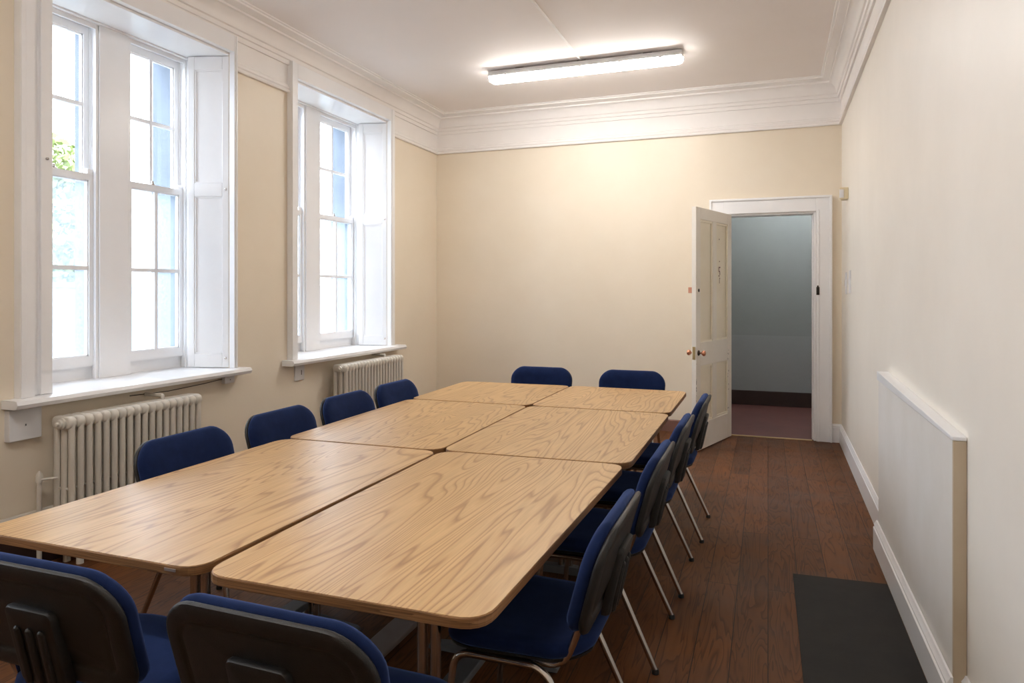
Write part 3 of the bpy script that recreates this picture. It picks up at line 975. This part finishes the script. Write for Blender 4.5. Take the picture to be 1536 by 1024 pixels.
# ------------------------------------------------------------------ tables
TZ = 0.72
def table(label, c):
    """c: corners fl, fr, br, bl (world x,y)"""
    cx_ = sum(p[0] for p in c) / 4
    cy_ = sum(p[1] for p in c) / 4
    r = empty('meeting_table', (cx_, cy_, 0))
    tag(r, label, 'table', 'oak-topped meeting tables pushed together')
    lc = [(p[0] - cx_, p[1] - cy_) for p in c]
    poly = rquad(lc, 0.085)
    def inset(d):
        k = []
        for (x, y) in poly:
            l = math.hypot(x, y)
            k.append((x * (1 - d / l), y * (1 - d / l)))
        return k
    MB().prism(inset(0.003), TZ - 0.006, TZ).build('tabletop', M['oak'], r)
    MB().prism(poly, TZ - 0.029, TZ - 0.0015).build('edge_band', M['oakedge'], r, bevel=0.003)
    hw = (c[1][0] - c[0][0]) / 2
    hl = (c[3][1] - c[0][1]) / 2
    zt = TZ - 0.029
    yl = 0.33 if hl > 0.76 else (0.25 if hl > 0.6 else 0.22)
    # steel frame under the top
    mb = MB()
    for s in (-1, 1):
        mb.box(s * (hw - 0.12) - 0.012, s * (hw - 0.12) + 0.012, -hl + 0.10, hl - 0.10, zt - 0.03, zt)
        mb.box(-hw + 0.12, hw - 0.12, s * (hl - 0.112) - 0.012, s * (hl - 0.112) + 0.012, zt - 0.03, zt)
    mb.build('underframe', M['steel'], r)
    # low stretcher
    MB().box(-0.04, 0.04, -yl + 0.02, yl - 0.02, 0.085, 0.115).build('stretcher', M['steel'], r, bevel=0.004)
    for s in (-1, 1):
        y = s * yl
        leg = MB().tube([(0.022, y, 0.045), (0.022, y, zt - 0.03)], 0.0175, 14).build('leg', M['chrome'], r, smooth=50)
        MB().tube([(0.068, y, 0.045), (0.068, y, zt - 0.03)], 0.0175, 14).build('leg', M['chrome'], r, smooth=50)
        mb = MB()
        rings = []
        for xx, hh in ((-0.28, 0.022), (-0.27, 0.030), (-0.09, 0.050), (0.09, 0.050), (0.27, 0.030), (0.28, 0.022)):
            rings.append([(xx, y - 0.026, 0.008), (xx, y + 0.026, 0.008), (xx, y + 0.023, hh), (xx, y - 0.023, hh)])
        mb.rings(rings)
        mb.build('foot_bar', M['steel'], leg, bevel=0.003)
        MB().box(-0.30, 0.30, y - 0.025, y + 0.025, zt - 0.035, zt - 0.0005).build('top_bar', M['steel'], leg)
        for xx in (-0.25, 0.25):
            MB().lathe([(0.016, 0), (0.016, 0.009), (0.010, 0.010)], 12, 'Z', (xx, y, 0)).build('glide', M['black'], leg)
    return r
T = [
 ('oak-topped table in the front left, nearest on the window side', [(-2.430, 1.542), (-1.508, 1.538), (-1.512, 3.090), (-2.415, 3.078)]),
 ('oak-topped table in the front right, largest in view beside the aisle', [(-1.480, 1.524), (-0.632, 1.528), (-0.604, 3.138), (-1.500, 3.100)]),
 ('oak-topped middle table of the window side row', [(-2.425, 3.092), (-1.520, 3.108), (-1.537, 4.528), (-2.450, 4.520)]),
 ('oak-topped middle table of the aisle side row', [(-1.512, 3.114), (-0.588, 3.152), (-0.588, 4.540), (-1.529, 4.530)]),
 ('oak-topped far table on the window side, nearest the back corner', [(-2.452, 4.534), (-1.541, 4.544), (-1.535, 5.610), (-2.475, 5.575)]),
 ('oak-topped far table on the aisle side, nearest the open door', [(-1.533, 4.546), (-0.590, 4.556), (-0.592, 5.600), (-1.527, 5.612)]),
]
for i, (lab, c) in enumerate(T):
    t = table(lab, c)
    if i == 1:
        # pale corner plate screwed under the front right corner
        MB().box(0.30, 0.35, -0.745, -0.70, TZ - 0.036, TZ - 0.0295).build('corner_plate', M['plastic'], t, bevel=0.002)
    if i == 0:
        MB().box(0.345, 0.385, -0.7760, -0.760, TZ - 0.017, TZ - 0.009).build('edge_chip', M['trunk'], t)
o = MB().prism([(-1.59, 2.3), (-1.475, 2.3), (-1.475, 5.6), (-1.59, 5.6)], 0.0, 0.022).build('floor_trunking', M['trunk'], bevel=0.004)
tag(o, 'flat grey cable trunking strip on the floor beneath the tables', 'cable trunking')

# ------------------------------------------------------------------ chairs
def domed(outfn, rings, mapfn):
    """outfn(inset)->outline pts; rings: (inset, depth, scale) ; closed solid"""
    mb = MB()
    rs = []
    for ins, dep, sc in rings:
        o_ = outfn(ins)
        cx0 = sum(p[0] for p in o_) / len(o_)
        cy0 = sum(p[1] for p in o_) / len(o_)
        rs.append([mapfn(cx0 + (p[0] - cx0) * sc, cy0 + (p[1] - cy0) * sc, dep) for p in o_])
    mb.rings(rs)
    return mb

BW, BH, BZ = 0.555, 0.315, 0.678
def backline(i, k=8):
    w, h = BW / 2 - i, BH / 2 - i
    out = []
    for (sx, sy, a0, r) in ((1, 1, 0, 0.105 - i), (-1, 1, 90, 0.105 - i), (-1, -1, 180, 0.05 - i * 0.6), (1, -1, 270, 0.05 - i * 0.6)):
        r = max(r, 0.006)
        for j in range(k + 1):
            a = math.radians(a0 + 90 * j / k)
            x, y = sx * (w - r) + r * math.cos(a), sy * (h - r) + r * math.sin(a)
            out.append((x * (1 - 0.03 * max(0, -y / h)), y))
    return out
def bmap(a, b, c):
    arch = -0.20 * a * a * max(0.0, min(1.0, (b + 0.02) / (BH / 2)))
    z = BZ + b + arch
    lean = 0.026 - 0.27 * b - 0.35 * max(0, -b - 0.09) ** 1.0 * 0.3
    y = lean + 0.30 * a * a - c
    return (a, y, z)
def make_chair():
    r = empty('meeting_chair')
    # backrest pad
    of = backline
    pad = domed(of, [(0.02, 0.0, 0.02), (0.02, 0.0, 0.6), (0.012, 0.0, 1), (0.003, -0.008, 1), (0.0, -0.018, 1), (0.004, -0.030, 1), (0.016, -0.040, 1), (0.045, -0.047, 1), (0.045, -0.050, 0.8), (0.045, -0.050, 0.5), (0.045, -0.050, 0.2), (0.045, -0.050, 0.02)], lambda a, b, c: bmap(a, b + 0.006, c))
    pad.build('backrest', M['fabric'], r, smooth=60)
    # moulded plastic shell behind it
    sh = domed(of, [(0.006, 0.0, 0.02), (0.006, 0.0, 0.7), (0.006, 0.0, 1), (0.002, 0.004, 1), (0.0, 0.010, 1), (0.004, 0.018, 1), (0.012, 0.021, 1), (0.040, 0.022, 1), (0.047, 0.019, 1), (0.053, 0.0155, 1), (0.060, 0.0175, 1), (0.075, 0.0180, 1), (0.075, 0.0180, 0.75), (0.075, 0.018, 0.5), (0.075, 0.018, 0.25), (0.075, 0.018, 0.02)], bmap)
    shell = sh.build('back_shell', M['shell'], r, smooth=50)
    bf = lambda i: rrect(0.165 - 2 * i, 0.215 - 2 * i, 0.018 - i * 0.5, 4, 0, -0.062)
    lb = domed(bf, [(0.0, 0.010, 1), (0.0, 0.026, 1), (0.004, 0.034, 1), (0.012, 0.037, 1), (0.012, 0.037, 0.6), (0.012, 0.037, 0.02)], bmap)
    lb.build('lumbar_housing', M['shell'], shell, smooth=40)
    for xx in (-0.042, 0.0, 0.042):
        gf = lambda i, xx=xx: rrect(0.022 - 2 * i, 0.16 - 2 * i, 0.010, 4, xx, -0.085)
        domed(gf, [(0.0, 0.034, 1), (0.0, 0.040, 1), (0.004, 0.045, 1), (0.006, 0.046, 1)], bmap).build('rib', M['shell'], shell, smooth=40)
    # seat
    def sf(i):
        w, h = 0.50 - 2 * i, 0.475 - 2 * i
        pts = rrect(w, h, 0.13 - i, 8, 0, 0.295)
        return [(x * (0.93 + 0.07 * min(1, max(0, (y - 0.06) / 0.3))), y) for x, y in pts]
    def smap(a, b, c):
        drop = 0.018 * max(0, (b - 0.40) / 0.13) ** 2 - 0.010 * max(0, (0.16 - b) / 0.1)
        return (a, b, 0.462 + c - drop - 0.006 * (1 - (a / 0.25) ** 2))
    domed(sf, [(0.02, -0.030, 0.02), (0.02, -0.030, 0.6), (0.014, -0.030, 1), (0.003, -0.022, 1), (0.0, -0.010, 1), (0.004, 0.004, 1), (0.016, 0.013, 1), (0.045, 0.018, 1), (0.05, 0.019, 0.75), (0.05, 0.019, 0.4), (0.05, 0.019, 0.02)], smap).build('seat', M['fabric'], r, smooth=60)
    domed(sf, [(0.03, -0.044, 0.02), (0.03, -0.044, 0.6), (0.022, -0.044, 1), (0.010, -0.038, 1), (0.008, -0.030, 1), (0.02, -0.0295, 1), (0.03, -0.0295, 0.02)], smap).build('seat_pan', M['shell'], r, smooth=50)
    R = 0.0115
    for s in (-1, 1):
        x = s * 0.235
        front = fillet([(x + s * 0.012, 0.515, 0.012), (x, 0.470, 0.408), (x, 0.31, 0.408)], 0.055, 7)
        rear = fillet([(x, 0.31, 0.408), (x, 0.185, 0.408), (x + s * 0.012, 0.0, 0.012)], 0.055, 7)
        for pts in (front, rear):
            lg = MB().tube(pts, R, 12).build('leg', M['chrome'], r, smooth=60)
            p = pts[0] if pts is front else pts[-1]
            MB().lathe([(0.010, 0.0), (0.0145, 0.001), (0.0145, 0.012), (0.0122, 0.020)], 12, 'Z', (p.x, p.y, 0)).build('foot_cap', M['black'], lg, smooth=40)
        up = fillet([(s * 0.205, 0.44, 0.415), (s * 0.205, 0.135, 0.405), (s * 0.205, 0.094, 0.51), (s * 0.205, 0.080, 0.57)], 0.06, 7)
        MB().tube(up, R, 12).build('upright', M['chrome'], r, smooth=60)
    for y in (0.24, 0.42):
        MB().tube([(-0.235, y, 0.408), (0.235, y, 0.408)], 0.009, 10).build('crossbar', M['darkmetal'], r, smooth=60)
    return r

proto = make_chair()
def copy_tree(o, parent=None):
    c = o.copy()
    C.objects.link(c)
    c.parent = parent
    if parent is not None:
        c.matrix_parent_inverse = o.matrix_parent_inverse.copy()
    for ch in list(o.children):
        copy_tree(ch, c)
    return c
H = math.pi / 2
# (x, y, rz, label, group) : origin between the rear feet, chair faces local +y
CH = [
 (-1.705, 1.215, 0.0, 'blue chair at the near end of the tables, charcoal back at the lower left corner', 'chairs at the near end'),
 (-1.002, 1.197, -0.02, 'blue chair with charcoal back in front of the large front right table', 'chairs at the near end'),
 (-0.425, 2.175, H, 'blue chair on the aisle side nearest the camera, seen from its side', 'chairs along the aisle side'),
 (-0.415, 3.02, H, 'second blue chair along the aisle side, just behind the nearest one', 'chairs along the aisle side'),
 (-0.400, 3.755, H, 'third blue chair along the aisle side, between its two neighbours', 'chairs along the aisle side'),
 (-0.372, 4.56, H, 'blue chair on the aisle side closest to the open white door', 'chairs along the aisle side'),
 (-2.60, 2.56, -H, 'blue chair on the window side in front of the nearer radiator', 'chairs along the window side'),
 (-2.60, 3.25, -H, 'blue chair on the window side in front of the bare wall between the radiators', 'chairs along the window side'),
 (-2.60, 3.91, -H, 'blue chair on the window side at the left edge of the farther radiator', 'chairs along the window side'),
 (-2.60, 4.545, -H, 'blue chair on the window side at the right edge of the farther radiator', 'chairs along the window side'),
 (-1.87, 5.90, math.pi, 'blue chair at the far end of the tables, left of the pair', 'chairs at the far end'),
 (-1.075, 5.90, math.pi, 'blue chair at the far end of the tables, right of the pair', 'chairs at the far end'),
]
for i, (x, y, rz, lab, grp) in enumerate(CH):
    o = proto if i == 0 else copy_tree(proto)
    o.location = (x, y, 0)
    o.rotation_euler = (0, 0, rz)
    tag(o, lab, 'chair', grp)

# ------------------------------------------------------------------ garden outside
struct(MB().box(-60, -4.5, -40, 60, -0.9, -0.8).build('ground', M['grass']))
struct(MB().box(-9.0, -8.7, -3, 22, -0.8, 1.56).box(-9.04, -8.66, -3, 22, 1.56, 1.62).build('garden_wall', M['gwall']), 'pale boundary wall outside the windows')
def tree(name, label, x, y, z0, r, h, n, cat):
    t = empty(name, (x, y, -0.8))
    tag(t, label, cat, 'garden trees outside the window')
    MB().tube([(0, 0, 0), (0.05, 0.03, (z0 + h * 0.3)), (0, 0.08, z0 + h * 0.8)], [0.12, 0.09, 0.04], 10).build('trunk', M['bark'], t, smooth=60)
    mb = MB()
    for i in range(n):
        d = Vector((random.gauss(0, 1), random.gauss(0, 1), random.gauss(0, 1))).normalized() * (random.random() ** 0.4)
        c = Vector((d.x * r, d.y * r, z0 + h / 2 + d.z * h / 2))
        a = Vector((random.gauss(0, 1), random.gauss(0, 1), random.gauss(0, 1))).normalized() * 0.075
        b = a.cross(Vector((random.gauss(0, 1), random.gauss(0, 1), random.gauss(0, 1)))).normalized() * 0.045
        mb.add([c - a, c + b, c + a, c - b], [(0, 1, 2, 3)])
    mb.build('foliage', M['leaf'], t)
tree('garden_tree', 'sunlit green tree outside, seen through the leftmost window panes', -10.6, 7.65, 1.7, 1.0, 3.1, 5500, 'tree')
